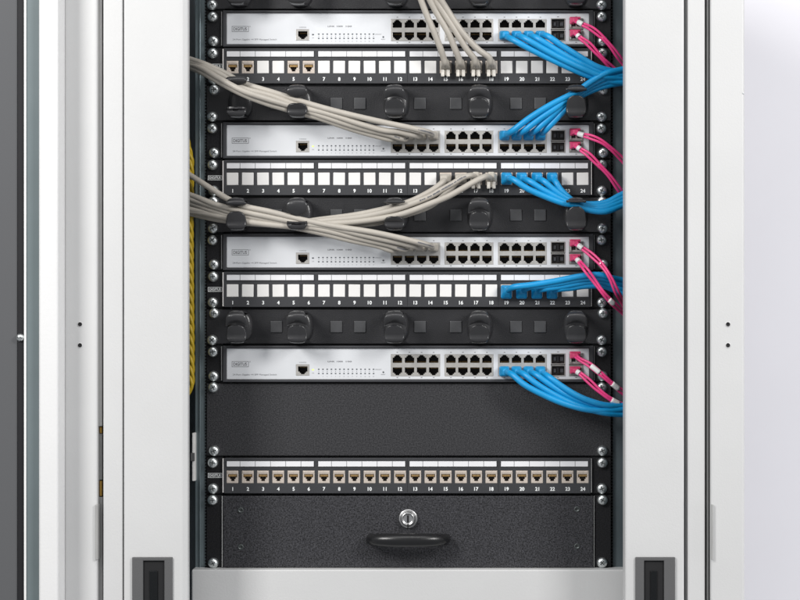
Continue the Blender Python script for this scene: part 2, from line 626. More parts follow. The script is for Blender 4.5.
# keystone jack and blank
q = MB()
q.plate(-5.9, 5.9, -6.3, 6.3, -8, 1.0, [(-4.5, 4.5, -0.6, 2.6), (-3.0, 3.0, -2.4, -0.6), (-1.9, 1.9, -4.4, -2.4)])
q.box(-5.9, 5.9, -9, -8.0, -6.3, 6.3)
q.box(-5.0, 5.0, 0.9, 1.5, 3.6, 5.6)
JACK = q.mesh('jack', 'jack')
q = MB()
q.box(-4.4, 4.4, -7.9, -6.5, -4.3, 2.5, 0)
for k in range(8):
    x = -3.5 + k
    q.box(x - 0.36, x + 0.36, -6.4, -0.4, 0.3, 2.4, 1)
JACK_IN = q.mesh('jack_contacts', ['port_dark', 'contact'])
q = MB()
q.box(-5.9, 5.9, -6, 1.2, -6.3, 6.3)
INSERT = q.mesh('blank_insert', 'insert')


def port_x(n):
    return 233.0 + (n - 1) * 15.2 - 400


# ------------------------------------------------------------------ patch panels
def patch_panel(k, jacks, label):
    c = unit_centre(k)
    root = thing('patch_bay', label, 'patch panel', (0, 0, (300 - c) * S), 'patch panels in the rack')
    for x0, x1 in ((-193.2, -177.2), (191.9, 210.8)):
        ears = MB()
        ears.box(x0, x1, -2, 0, -17.9, 17.9)
        ears.build('ear', 'ear', root, 0.3)
    pl = MB()
    holes = [(port_x(n) - 6.1, port_x(n) + 6.1, -7.6 - 0.0, 5.2) for n in range(1, 25)]
    pl.plate(-175.6, 190.4, -17.6, 17.6, -14, 4.0, holes)
    pl.build('panel_plate', 'patch', root, 0.35)
    tr = MB()
    tr.box(-177.1, -175.9, -2, 3.2, -17.0, 17.0)
    tr.build('edge_highlight', 'edge', root, 0.25)  # pale strip painted as the lit edge of the plate
    tr = MB()
    tr.box(190.9, 191.7, -2, 3.0, -17.0, 17.0)
    tr.build('edge_highlight', 'edge_dim' if k != 4 and k != 1 else 'edge', root, 0.2)
    # seams between the port groups
    sm = MB()
    for x in (7.6, 98.4):
        sm.box(x - 0.2, x + 0.2, 3.9, 4.06, -16.4, 16.4)
    sm.build('panel_seam', 'dark', root)
    # label strips, a window for each port
    for g in range(4):
        xa, xb = port_x(g * 6 + 1) - 5.6, port_x(g * 6 + 6) + 5.2
        st = MB()
        st.box(xa, xb, 3.0, 4.5, 9.2, 14.6, 0)
        for j in range(1, 6):
            x = port_x(g * 6 + j) + 7.6
            st.box(x - 0.28, x + 0.28, 4.45, 4.6, 9.25, 14.55, 1)
        st.frame(xa - 0.5, xb + 0.5, 8.7, 15.1, 0.5, 3.5, 4.75, 2)
        st.build('label_strip', ['label', 'line', 'patch'], root)
    nums = MB()
    for n in range(1, 25):
        nums.text(str(n), port_x(n) + 0.2, -13.2, 4.12, 4.9, 0, 'CENTER', 0.03)
    nums.build('port_numbers', 'print_white', root)
    lg = MB()
    lg.frame(-192.0, -177.8, -2.3, 2.3, 0.45, 0.05, 0.25)
    lg.text('DIGITUS', -184.9, 0, 0.2, 3.3, 0, 'CENTER', 0.02, 11.6)
    lg.build('logo', 'print_white', root)
    for n in range(1, 25):
        loc = (port_x(n) * S, -2.6 * S, -1.2 * S)
        if n in jacks:
            j = link('jack', JACK, root, 0.25, 2, loc)
            link('jack_contacts', JACK_IN, j)
        else:
            i = link('blank_insert', INSERT, root, 0.5, 2, loc)
            i.rotation_euler = (random.uniform(-.02, .02), random.uniform(-.012, .012), random.uniform(-.02, .02))
            i.location.y += random.uniform(-0.4, 0.4) * S
    dx = random.uniform(-0.6, 0.6)
    screws(root, [(213.0 + dx, c - 12.8), (213.6 - dx, c + 13.0), (602 + dx, c - 12.8), (601.8, c + 13.0)], c)
    return root


patch_panel(1, {1, 2, 5, 6, 15, 16, 17, 18}, 'black patch panel with four grey cables hanging into ports 15 to 18 from above')
patch_panel(4, {15, 16, 17, 18, 19, 20, 21, 22}, 'black patch panel with both grey cables and blue cables plugged into it')
patch_panel(7, {19, 20, 21, 22}, 'black patch panel with white blanks and only blue cables running off to the right')
patch_panel(12, set(range(1, 25)), 'black patch panel with 24 bare open jacks, above the drawer')


# ------------------------------------------------------------------ cable managers
def ring_meshes(lip_tip, tongue_tip):
    q = MB()
    # oval foot on the panel
    n = 36
    oval = [(12.2 * math.copysign(abs(math.cos(a)) ** 0.85, math.cos(a)), 16.3 * math.copysign(abs(math.sin(a)) ** 0.9, math.sin(a)))
            for a in [2 * math.pi * k / n for k in range(n)]]
    lo = [q.vert(x, 0.0, z) for x, z in oval]
    hi = [q.vert(x * 0.97, 1.7, z * 0.975) for x, z in oval]
    m1 = [q.vert(x * 0.72, 3.2, z * 0.75) for x, z in oval]
    m2 = [q.vert(x * 0.36, 4.0, z * 0.40) for x, z in oval]
    q.face(m2)
    for k in range(n):
        k2 = (k + 1) % n
        q.face([hi[k], hi[k2], m1[k2], m1[k]], 0, True)
        q.face([m1[k], m1[k2], m2[k2], m2[k]], 0, True)
    for k in range(n):
        k2 = (k + 1) % n
        q.face([lo[k], lo[k2], hi[k2], hi[k]], 0, True)
    base = q
    # upper lip
    up = MB()
    up.side = -1
    t = lip_tip

    def hwz(z):
        return 11.4 * math.sqrt(max(0.05, 1 - (z / 18.6) ** 2))
    prof = [(1.2, 14.6, 7.6), (10, 15.2, 7.2), (20, 15.5, 6.8), (29, 15.5, 6.4), (34.0, 15.0, 6.8), (37.0, 13.8, 7.8), (38.6, 12.0, 8.8)]
    zs = 12.0
    if lip_tip > 14:        # pushed up by the cables under it
        prof = [(o, z + 9.5 * (o / 38.0) ** 1.5, h + 0.8) for o, z, h in prof]
        zs += 9.5
    span = zs - t
    closed = lip_tip < 7 and lip_tip - tongue_tip < 4
    for u in (0.2, 0.4, 0.6, 0.75, 0.88, 0.96, 1.0):
        z = zs - span * u
        o = 38.8 + 0.6 * math.sin(min(1, u * 1.4) * math.pi) - 4.2 * u * u
        if closed:
            prof.append((o, z - 4.5 * u * u, hwz(z - 3 * u), 4.5 * u * u))
        else:
            hw = 10.6 if u < 0.5 else 10.6 * math.sqrt(max(0.10, 1 - ((u - 0.5) / 0.53) ** 2))
            prof.append((o, z, hw if lip_tip > 14 else min(hw, hwz(z) + 1)))
    up.strip(prof, 1.7, nw=10, crown=0.9)
    # lower tongue
    dn = MB()
    dn.side = 1
    t = tongue_tip
    prof = [(1.2, -14.6, 7.6), (12, -15.4, 7.2), (24, -15.8, 6.8), (32, -15.6, 6.6), (34.4, -14.8, 7.4), (36.4, -13.2, 8.8), (36.4, -11.2, 9.9), (35.2, -8.6, 10.3)]
    zs = -8.6
    span = t - zs
    for u in (0.15, 0.35, 0.55, 0.72, 0.86, 0.95, 1.0):
        z = zs + span * u
        o = 35.2 + 4.0 * u
        hw = 10.3 - 2.4 * u if u < 0.5 else 9.1 * math.sqrt(max(0.06, 1 - ((u - 0.5) / 0.52) ** 2))
        prof.append((o, z, hw))
    dn.strip(prof, 1.6, nw=10, crown=0.5)
    return base, up, dn


_ring_cache = {}


def ring(root, px, lip_tip=4.4, tongue_tip=1.6):
    key = (lip_tip, tongue_tip)
    if key not in _ring_cache:
        b_, u_, d_ = ring_meshes(*key)
        _ring_cache[key] = (b_.mesh('cable_ring', 'ring'), u_.mesh('lip', 'ring'), d_.mesh('tongue', 'ring'))
    b_, u_, d_ = _ring_cache[key]
    r = link('cable_ring', b_, root, loc=((px - 400) * S, 0, 0))
    link('lip', u_, r)
    link('tongue', d_, r)


def cable_manager(k, label, rings):
    c = unit_centre(k)
    root = thing('cable_manager', label, 'cable manager', (0, 0, (300 - c) * S), 'cable managers in the rack')
    q = MB()
    q.box(-193.4, 211.0, -2.4, 0, -17.2, 17.2)
    q.build('panel_plate', 'manager', root, 0.5)
    # bent edges top and bottom
    for z in (-17.2, 15.9):
        q = MB()
        q.box(-176, 191, -22, -2.5, z, z + 1.3)
        q.build('folded_edge', 'manager', root)
    for x in (276.5, 336.4, 360, 420, 455.8, 516, 540.2):
        q = MB()
        q.box(x - 400 - 5.9, x - 400 + 5.9, 0.0, 1.5, -6.0, 5.7)
        q.build('slot_cap', 'cap', root, 0.8, 3)
    for r in rings:
        ring(root, *r)
    dx = random.uniform(-0.6, 0.6)
    screws(root, [(214 + dx, c - 13.4), (213 - dx, c + 13.4), (602.4 + dx, c - 13.4), (602.0 - dx, c + 13.4)], c)
    return root


cable_manager(-2 + 1, 'black cable manager panel above the topmost switch, mostly cut off at the top edge',
              [(240.5,), (300.5,), (396.5,), (480,), (575.5,)])
cable_manager(2, 'black cable manager holding grey cables and blue cables that climb, above the second switch',
              [(240.5, 15.2, -8), (300.5, 3.5, -3.5), (396.5,), (480,), (575.5, 8.6, 4.5)])
cable_manager(5, 'black cable manager holding two crossing sets of grey cables, above the third switch',
              [(240.5, 7.5, 2.0), (300.5, -1.5, -9.5), (396.5, 10, -3.5), (480,), (575.5, 11.6, 6.8)])
cable_manager(8, 'black cable manager panel with five empty rings and no cables', [(240.5,), (300.5,), (396.5,), (480,), (575.5,)])


# ------------------------------------------------------------------ switches
SW_BLOCKS = ((397.5, 409.6, 421.7, 433.8), (451.0, 463.0, 475.0, 487.0), (504.5, 516.5, 528.5, 540.4))


def network_switch(k, label, lit):
    c = unit_centre(k)
    root = thing('network_switch', label, 'network switch', (0, 0, (300 - c) * S), 'switches in the rack')
    for x0, x1 in ((-193.2, -179.0), (194.6, 210.8)):
        e = MB()
        e.box(x0, x1, -2, 0, -17.8, 17.8)
        e.build('ear', 'ear', root, 0.3)
    e = MB()
    e.box(-178.7, -177.8, -2, 1.6, -16.8, 17.2)
    e.build('edge_highlight', 'edge_dim', root, 0.2)  # light strip standing in for the lit bend of the ear bracket
    e = MB()
    e.box(194.0, 194.5, -2, 1.2, -16.8, 17.2)
    e.build('edge_highlight', 'edge_dim', root, 0.15)
    bz = MB()
    bz.plate(-176.8, 193.4, -18.2, 18.2, -20, 4.6, [(-173.0, 189.0, -15.5, 15.5)])
    bz.build('bezel', 'bezel', root, 0.8, 3)
    holes = []
    for bl in SW_BLOCKS:
        holes.append((bl[0] - 400 - 6.4, bl[3] - 400 + 6.4, -12.4, 9.6))
    holes.append((296.2 - 400, 309.6 - 400, -11.8, -0.6))
    for x in (558.0, 576.2):
        holes.append((x - 400 - 7.2, x - 400 + 7.2, -12.2, 10.4))
    f = MB()
    f.plate(-172.9, 188.9, -15.4, 15.4, -18, 2.6, holes)
    f.build('faceplate', 'silver', root, 0.25)
    for bl in SW_BLOCKS:
        q = MB()
        hs = []
        for x in bl:
            hs += rj_hole(x - 400, 4.6, True) + rj_hole(x - 400, -7.2, False)
        x0, x1 = bl[0] - 400 - 6.3, bl[3] - 400 + 6.3
        q.plate(x0, x1, -12.3, 9.5, -1.0, 2.9, hs)
        blk = q.build('port_block', 'port_metal', root, 0.2)
        for x in bl:
            for cz, up in ((4.6, True), (-7.2, False)):
                s = MB()
                rj_socket(s, x - 400, cz, up, -12, -1.05)
                s.build('port_socket', ['port_dark', 'contact'], blk)
    q = MB()
    hs = rj_hole(303 - 400, -6.2, False)
    q.plate(296.3 - 400, 309.5 - 400, -11.7, -0.7, -1, 2.9, hs)
    cp = q.build('console_port', 'port_metal', root, 0.25)
    s = MB()
    rj_socket(s, 303 - 400, -6.2, False, -12, -1.05)
    s.build('port_socket', ['port_dark', 'contact'], cp)
    # uplink cages
    for x, full in ((558.0, False), (576.2, True)):
        x -= 400
        for z0, z1 in ((-0.4, 10.3), (-12.1, -1.4)):
            q = MB()
            q.frame(x - 7.1, x + 7.1, z0, z1, 0.6, -16, 3.2, 0)
            q.box(x - 6.5, x + 6.5, -16, -15, z0 + 0.6, z1 - 0.6, 0)
            cg = q.build('uplink_cage', ['port_metal'], root)
            q = MB()
            if full:
                q.box(x - 6.2, x + 6.2, -14.9, 3.4, z0 + 0.9, z1 - 0.9, 0)
                for sx in (-3.1, 3.1):
                    q.box(x + sx - 2.2, x + sx + 2.2, 3.3, 3.6, z0 + 2.6, z1 - 2.2, 1)
                q.box(x - 6.2, x - 4.9, 3.3, 5.2, z0 + 1.6, z1 - 1.6, 0)
                q.build('transceiver', ['port_metal', 'port_dark'], cg, 0.3)
            else:
                q.box(x - 6.2, x + 6.2, -14.9, -1.2, z0 + 0.9, z1 - 0.9, 0)
                q.box(x - 1.2, x + 1.0, -1.2, 1.4, z0 + 2.0, z1 - 2.2, 1)
                q.box(x - 4.6, x - 2.0, -1.2, 0.3, z0 + 3.4, z1 - 3.6, 2)
                q.box(x + 2.2, x + 5.4, -1.2, 0.3, z0 + 3.4, z1 - 3.6, 2)
                q.build('cage_dark_fill', ['port_dark', 'gasket', 'bezel'], cg, 0.2)  # dark block put in for the empty cage's shaded inside, with spring tab
    # printing
    t = MB()
    o = 2.72
    t.frame(232.2 - 400, 249.0 - 400, -3.1, 2.6, 0.4, o - 0.08, o)
    t.text('DIGITUS', 240.4 - 400, -0.25, o, 4.3, 0, 'CENTER', 0.02, 13.6)
    t.text('®', 250.3 - 400, 2.2, o, 1.6, 0, 'CENTER')
    t.build('logo', 'print_fade', root)
    t = MB()
    t.text('24-Port Gigabit +4 SFP Managed Switch', 233 - 400, -11.0, o, 2.3, 0, 'LEFT', 0.0, 44)
    t.text('CONSOLE', 303 - 400, 1.4, o, 1.3, 0, 'CENTER', 0.0, 7)
    t.text('LINK', 328 - 400, 2.4, o, 1.9, 0, 'LEFT', 0.02, 7)
    t.text('1000', 337 - 400, 2.4, o, 1.9, 0, 'LEFT', 0.02, 6)
    t.text('100', 346 - 400, 2.4, o, 1.9, 0, 'LEFT', 0.02, 6)
    t.text('SYS', 313.3 - 400, -9.2, o, 1.3, 0, 'CENTER')
    t.text('LINK/ACT', 378.5 - 400, -5.6, o, 1.3, 0, 'CENTER', 0.0, 6.4)
    t.text('RESET', 383.5 - 400, -10.6, o, 1.2, 0, 'CENTER', 0.0, 4.4)
    for bl in SW_BLOCKS:
        for x in bl:
            t.box(x - 400 - 0.8, x - 400 + 0.8, o - 0.1, o, 11.2, 11.8)
            t.box(x - 400 - 0.8, x - 400 + 0.8, o - 0.1, o, -13.9, -13.3)
    for x in (558.0, 576.2):
        t.box(x - 400 - 1.0, x - 400 + 1.0, o - 0.1, o, 11.6, 12.2)
        t.box(x - 400 - 1.0, x - 400 + 1.0, o - 0.1, o, -13.9, -13.3)
    for i in range(14):
        x = 319 + i * 4.21 - 400
        t.text(str(2 * i + 1), x, -12.6, o, 1.2, 0, 'CENTER')
    t.build('printed_text', 'print_fade', root)
    leds = MB()
    for i in range(14):
        x = 319 + i * 4.21 - 400
        for z in (-5.4, -9.6):
            leds.box(x - 0.72, x + 0.72, o - 0.3, o + 0.05, z - 0.6, z + 0.6)
        leds.box(x - 0.3, x + 0.3, o - 0.3, o + 0.02, -7.8, -7.3)
    leds.lathe(383.5 - 400, -8.3, [(0.9, o - 0.2), (0.9, o + 0.03), (0, o + 0.04)], 12)
    leds.build('indicator_array', 'led_off', root)
    st = MB()
    st.box(313.2 - 400 - 1.0, 313.2 - 400 + 1.0, o - 0.3, o + 0.1, -6.6, -5.2)
    st.build('status_light', 'led' if lit else 'led_off', root, 0.2)
    dx = random.uniform(-0.6, 0.6)
    screws(root, [(213.2 + dx, c - 12.0), (213.8 - dx, c + 12.2), (601.6 + dx, c - 12.0), (602.4 - dx, c + 12.2)], c)
    return root


network_switch(0, 'silver front network switch at the very top, partly cut off by the picture edge', False)
network_switch(3, 'silver network switch whose blue cables leave its upper sockets and climb to the right', True)
network_switch(6, 'silver network switch with grey and pink cables but no blue ones plugged in', False)
network_switch(9, 'silver network switch directly above the blank panel, with no grey cables', True)

# ------------------------------------------------------------------ blank panel
c = unit_centre(10.5)
root = thing('blank_panel', 'plain dark grey blank panel two units tall below the lowest switch', 'blank panel', (0, 0, (300 - c) * S))
q = MB()
q.box(-193.4, 211.0, -2.4, 0, -36.2, 36.2)
q.build('panel_plate', 'blank', root, 0.6, 3)
screws(root, [(213.6, c - 32.3), (214.4, c + 31.0), (601.6, c - 32.2), (602.2, c + 31.0)], c)

# ------------------------------------------------------------------ drawer
c = unit_centre(13.5)
root = thing('drawer', 'black speckled lockable drawer with bow handle below the lowest patch panel', 'drawer', (0, 0, (300 - c) * S))
for x0, x1 in ((-193.4, -178.2), (194.6, 211.0)):
    q = MB()
    q.box(x0, x1, -2.4, 0, -36.4, 36.0)
    q.build('ear', 'ear', root, 0.4)
q = MB()
q.box(-176.6, 193.4, -20, 2.6, -36.0, 35.6)
q.build('drawer_front', 'powder', root, 0.8, 3)
q = MB()
q.box(-178.0, -177.2, -2, 2.0, -36.0, 35.4)
q.build('edge_highlight', 'edge_dim', root, 0.2)  # bright line on the drawer edge, painted as a highlight
q = MB()
q.box(193.8, 194.3, -2, 1.8, -36.0, 35.4)
q.build('edge_highlight', 'edge_dim', root, 0.15)
for px, py in ((241, 510), (241, 546.8), (577, 509), (577, 546)):
    q = MB()
    q.lathe(px - 400, c - py, [(2.9, 2.6), (2.8, 3.1), (1.9, 3.2), (1.7, 2.75), (0, 2.7)], 18)
    q.box(px - 400 - 1.5, px - 400 + 1.5, 2.7, 3.0, c - py - 0.3, c - py + 0.3, 1)
    q.build('rivet', ['recess', 'dark'], root)
screws(root, [(213.0, c - 31.4), (213.6, c + 31.6), (602.4, c - 31.4), (602.0, c + 31.2)], c)
# bow handle
q = MB()
pts, rs = [], []
for i in range(41):
    a = math.pi * i / 40
    x = 408.6 - 400 - 37.0 * math.copysign(abs(math.cos(a)) ** 0.9, math.cos(a))
    o = 2.0 + 24.0 * math.sin(a) ** 0.5
    pts.append(Vector((x * S, -o * S, (c - 538.4 + 0.9 * math.sin(a)) * S)))
    rs.append((5.2 + 1.6 * math.sin(a) ** 1.2) * S)
q.wtube(pts, rs, 20)
hd = q.build('handle', 'handle', root)
# cam lock
q = MB()
lx, lz = 408.4 - 400, c - 518.2
q.lathe(lx, lz, [(9.6, 2.5), (9.6, 4.2), (9.0, 5.0), (7.9, 5.3), (7.4, 4.3), (6.9, 4.1)], 36, 0)
q.lathe(lx, lz, [(6.9, 4.0), (6.7, 9.6), (6.1, 10.4), (5.3, 10.2), (5.0, 9.4), (3.9, 9.2), (0, 9.3)], 36, 0)
lk = q.build('lock', 'chrome', root)
q = MB()
q.box(lx - 1.0, lx + 1.0, 8.6, 9.6, lz - 3.7, lz + 3.7)
q.box(lx - 0.6, lx + 0.6, 9.0, 10.9, lz - 9.0, lz - 4.6)
q.build('keyhole', 'dark', lk)

# ------------------------------------------------------------------ cables


def smooth_path(pts, per=9):
    out = []
    P = [pts[0] + (pts[0] - pts[1]) * 0.5] + pts + [pts[-1] + (pts[-1] - pts[-2]) * 0.5]
    for i in range(1, len(P) - 2):
        p0, p1, p2, p3 = P[i - 1], P[i], P[i + 1], P[i + 2]
        d0 = max((p1 - p0).length, 1e-6) ** 0.5
        d1 = max((p2 - p1).length, 1e-6) ** 0.5
        d2 = max((p3 - p2).length, 1e-6) ** 0.5
        m1 = (p2 - p1) + d1 * ((p1 - p0) / d0 - (p2 - p0) / (d0 + d1))
        m2 = (p2 - p1) + d1 * ((p3 - p2) / d2 - (p3 - p1) / (d1 + d2))
        for k in range(per):
            t = k / per
            t2, t3 = t * t, t * t * t
            out.append(p1 * (2 * t3 - 3 * t2 + 1) + m1 * (t3 - 2 * t2 + t) + p2 * (-2 * t3 + 3 * t2) + m2 * (t3 - t2))
    out.append(P[-2])
    return out


def wob(p, a=0.4):
    return (p[0], p[1] + random.uniform(-a, a), p[2])


def patch_cable(color, label, port, start_o, route, group, style='boot', boot=(9.6, 9.4, 14), r=3.0, exit_dir=None, marks=None):
    """port = (px, py) of the socket; route = (px, py, out) seen positions from the plug outwards"""
    px, py = port
    loc = W(px, py, 0)
    root = thing('patch_cable', label, 'cable', loc, group)
    cm, bm = color + '_cable', color + '_boot'
    w, h, L = boot
    pl = MB()
    pl.taper(0, 0, 8.6, 6.6, start_o - 8, 8.6, 6.6, start_o + 2)
    if style == 'hang':
        for sx in (-2.7, 2.7):
            pl.box(sx - 1.7, sx + 1.7, start_o + 1, start_o + 9, -10.2, -3.2)
        pl.box(-0.7, 0.7, start_o + 1, start_o + 7, -9.0, -3.2)
    pl.build('plug', 'clear' if color == 'grey' else bm, root, 0.7, 2)
    bt = MB()
    if style == 'hang':
        bt.taper(0, 0.5, w, h, start_o, w * 0.98, h * 0.9, start_o + 6)
        bt.taper(0, 0.6, w * 0.98, h * 0.9, start_o + 6, 6.4, 6.2, start_o + L, dz=3.0)
    else:
        bt.taper(0, 0, w, h, start_o, w * 0.96, h * 0.96, start_o + L * 0.6)
        d = exit_dir or (0, 0)
        bt.taper(0, 0, w * 0.96, h * 0.96, start_o + L * 0.6 + 0.02, 6.6, 6.4, start_o + L, dz=d[1], dx=d[0])
    bt.build('boot', bm, root, 1.9, 3)
    pts = [loc + Vector((0, -(start_o + L * 0.45) * S, 0))] + [W(*wob(p)) for p in route]
    cd = MB()
    path = smooth_path(pts)
    cd.wtube(path, r * S, 14, origin=loc)
    cord = cd.build('cord', cm, root)
    if marks:
        a, bnd = marks
        mk = MB()
        n = len(path)
        for i in range(int(n * a), int(n * bnd)):
            if random.random() < 0.8:
                p = path[i] - loc
                t = (path[i + 1] - path[i - 1]).normalized()
                side = Vector((0, -1, 0))
                side = (side - t * side.dot(t)).normalized()
                upv = t.cross(side)
                ctr = p + side * (r * S * 1.012)
                ln = random.uniform(0.5, 1.6) * S
                ht = random.uniform(0.5, 0.9) * S
                ids = []
                for su, sv in ((-1, -1), (1, -1), (1, 1), (-1, 1)):
                    mk.v.append(tuple(ctr + t * ln * su + upv * ht * sv * 0.9))
                    ids.append(len(mk.v) - 1)
                mk.face(ids)
        mk.build('printed_marks', 'print_fade', cord)
    return root


GG = 'grey patch cables'
GB = 'blue patch cables'
c3 = unit_centre(3)
c4 = unit_centre(4)
c6 = unit_centre(6)
c7 = unit_centre(7)
ORD = ['first', 'second', 'third', 'fourth']

# grey, hanging into the first patch panel
tops = [(417, -12, 40), (424, -12, 43), (429, -12, 40), (434, -12, 44)]
for i in range(4):
    px = 445.8 + i * 15.2
    py = unit_centre(1) + 1.2
    xm = (434.5, 448.5, 456.5, 463)[i]
    xn = (441.0, 455.5, 467.5, 478.5)[i]
    patch_cable('grey', 'grey cable hanging from above into port %d of the upper patch panel' % (15 + i), (px, py), 3,
                [(px - 0.8, py - 4.5, 20), (px - 2.2, py - 9.5, 23), (xn, 50, 27), (xm, 33, 32), ((xm + tops[i][0]) / 2 - 1, 10, 36), tops[i]],
                GG, 'hang', (11.4, 9.6, 18), 3.1)

# grey, from the left to the second switch
A = [
    # switch port 1 .. 4 : path from the port back to the left
    [(393, 140.0, 26), (380, 136.8, 29), (350, 128.4, 29), (320, 118.5, 29), (296, 111.4, 28), (268, 103.5, 37), (243, 94.5, 44), (218, 81.0, 38), (203, 73.0, 26), (190, 67.3, 14), (176, 62, 8)],
    [(404, 138.8, 28), (390, 135.4, 32), (360, 128.0, 33), (325, 117.0, 32), (298, 108.2, 31), (268, 99.5, 42), (243, 91.0, 48), (218, 77.5, 40), (203, 69.5, 27), (190, 64.2, 15), (176, 60, 9)],
    [(416, 136.0, 31), (398, 131.4, 36), (385, 130.4, 37), (365, 125.2, 37), (330, 114.8, 34), (300, 106.2, 32), (270, 96.0, 34), (242, 87.5, 33), (222, 75.5, 32), (205, 67.0, 25), (190, 61.6, 15), (176, 57, 9)],
    [(428, 132.4, 33), (412, 128.6, 40), (382, 122.0, 41), (335, 111.2, 36), (304, 102.6, 32), (272, 92.4, 31), (244, 83.8, 27), (222, 72.0, 25), (205, 64.5, 24), (190, 59.4, 15), (176, 55, 9)],
]
for i in range(4):
    px = SW_BLOCKS[0][i]
    patch_cable('grey', 'grey cable into the %s upper left socket of the second switch from the top' % ORD[i], (px, c3 - 4.6), 2.5, A[i],
                GG, 'boot', (9.6, 8.6, 15), 2.9, (-2, 0.3), marks=(0.06, 0.16) if i in (1, 3) else None)

# grey, from the left to the third switch
B = [
    [(393, 250.6, 26), (378, 246.2, 29), (350, 240.4, 30), (322, 233.6, 29), (296, 227.4, 27), (262, 222.2, 26), (236, 218.0, 25), (214, 213.6, 21), (190, 209.5, 13), (174, 207, 8)],
    [(404, 249.4, 28), (388, 245.0, 32), (358, 238.2, 33), (325, 230.4, 32), (296, 224.4, 30), (262, 218.6, 28), (236, 214.0, 28), (214, 207.0, 24), (190, 198.6, 15), (174, 194, 9)],
    [(416, 247.0, 31), (400, 242.6, 36), (366, 235.4, 37), (328, 227.2, 33), (298, 222.6, 32), (264, 215.6, 31), (236, 210.4, 30), (214, 204.0, 26), (190, 195.0, 15), (174, 191, 9)],
    [(428, 244.8, 33), (412, 240.6, 40), (375, 232.6, 41), (335, 226.0, 36), (302, 219.6, 33), (270, 211.6, 32), (243, 206.0, 31), (228, 199.4, 29), (208, 187.0, 23), (190, 175.4, 15), (176, 168, 9)],
]
for i in range(4):
    px = SW_BLOCKS[0][i]
    patch_cable('grey', 'grey cable into the %s upper left socket of the third switch from the top' % ORD[i], (px, c6 - 4.6), 2.5, B[i],
                GG, 'boot', (9.6, 8.6, 15), 2.9, (-2, 0.3), marks=(0.06, 0.16) if i in (1, 3) else None)

# grey, from the second patch panel to the left
C_ = [
    [(443, 182.2, 20), (438, 186.4, 23), (429, 192.4, 25), (412, 200.6, 26), (395, 206.4, 27), (360, 214.2, 28), (324, 219.6, 29), (298, 222.4, 27), (262, 220.5, 24), (236, 217.0, 23), (214, 212.5, 19), (190, 206.4, 11), (174, 203, 7)],
    [(456, 182.6, 18), (447, 193.0, 20), (430, 206.0, 21), (404, 215.6, 22), (377, 222.4, 24), (348, 225.0, 25), (322, 225.2, 25), (298, 225.6, 24), (262, 224.4, 22), (236, 221.8, 21), (214, 218.4, 17), (190, 213.0, 10), (174, 211, 7)],
    [(471, 175.8, 25), (463, 177.8, 29), (453, 183.2, 31), (440.5, 190.8, 32), (430, 196.4, 32), (412.5, 203.8, 32), (395, 209.4, 32), (360, 216.8, 32), (324, 221.0, 32), (298, 223.4, 29), (262, 221.4, 27), (236, 216.8, 27), (214, 211.0, 22), (190, 203.0, 13), (174, 199, 8)],
    [(485, 177.0, 27), (472, 183.0, 32), (461.5, 189.0, 34), (447.5, 196.4, 34), (430, 204.0, 34), (412.5, 210.8, 34), (395, 216.0, 33), (358, 221.6, 33), (322, 224.0, 33), (298, 226.0, 30), (262, 223.4, 29), (236, 219.6, 28), (214, 215.4, 22), (190, 211.6, 12), (174, 209, 8)],
]
for i in range(4):
    px = 445.8 + i * 15.2
    patch_cable('grey', 'grey cable from port %d of the middle patch panel sweeping down to the left' % (15 + i), (px, c4 + 1.2), 3, C_[i],
                GG, 'hang' if i >= 2 else 'boot', (11.2, 9.8, 15), 3.0, (-2, -1), marks=(0.12, 0.38) if i == 2 else None)


# blue, from the top switch down to the right
E = [
    [(513, 39.5, 26), (534, 51.0, 30), (560, 63.4, 31), (578, 72.0, 29), (594, 77.8, 26), (608, 80.4, 22), (621, 82.0, 18), (640, 84, 8)],
    [(524, 37.5, 29), (542.5, 48.6, 33), (560, 58.2, 34), (586, 70.2, 32), (602, 76.0, 28), (621, 78.4, 18), (640, 80, 8)],
    [(536, 37.5, 28), (551, 46.6, 31), (569, 57.4, 32), (588, 67.0, 29), (603, 73.0, 25), (621, 75.2, 16), (640, 76, 8)],
    [(548, 36.5, 28), (561, 44.8, 30), (577.6, 55.4, 30), (596, 66.4, 28), (609, 70.6, 23), (621, 71.6, 15), (640, 72, 8)],
]
for i in range(4):
    px = SW_BLOCKS[2][i]
    patch_cable('blue', 'blue cable from the %s lower right socket of the topmost switch' % ORD[i], (px, unit_centre(0) + 7.2), 2.5, E[i],
                GB, 'boot', (10.2, 9.0, 15), 3.1, (2, -0.4))

# blue, from the second switch up to the right through the ring
F = [
    [(512, 131.0, 26), (530, 118.0, 30), (550, 105.6, 31), (567, 96.6, 31), (577, 91.6, 31), (590, 82.4, 31), (605, 74.0, 28), (621, 69.6, 20), (640, 66, 10)],
    [(524, 131.0, 26), (540, 118.6, 29), (556, 107.6, 30), (568, 98.8, 29), (577, 93.4, 29), (590, 85.6, 28), (605, 78.4, 25), (621, 75.2, 18), (640, 73, 9)],
    [(536, 130.0, 24), (549, 118.6, 27), (560, 108.6, 28), (570, 99.8, 27), (578, 95.4, 27), (591, 88.0, 25), (606, 82.2, 22), (621, 79.8, 16), (640, 78, 8)],
    [(546, 130.0, 22), (556, 119.6, 25), (565, 109.6, 26), (572, 101.4, 25), (579, 96.6, 25), (592, 90.6, 23), (606, 85.4, 20), (621, 82.8, 15), (640, 82, 8)],
]
for i in range(4):
    px = SW_BLOCKS[2][i]
    patch_cable('blue', 'blue cable from the %s upper right socket of the second switch from the top' % ORD[i], (px, c3 - 4.6), 2.5, F[i],
                GB, 'boot', (10.4, 9.6, 15), 3.1, (2, 1.0))

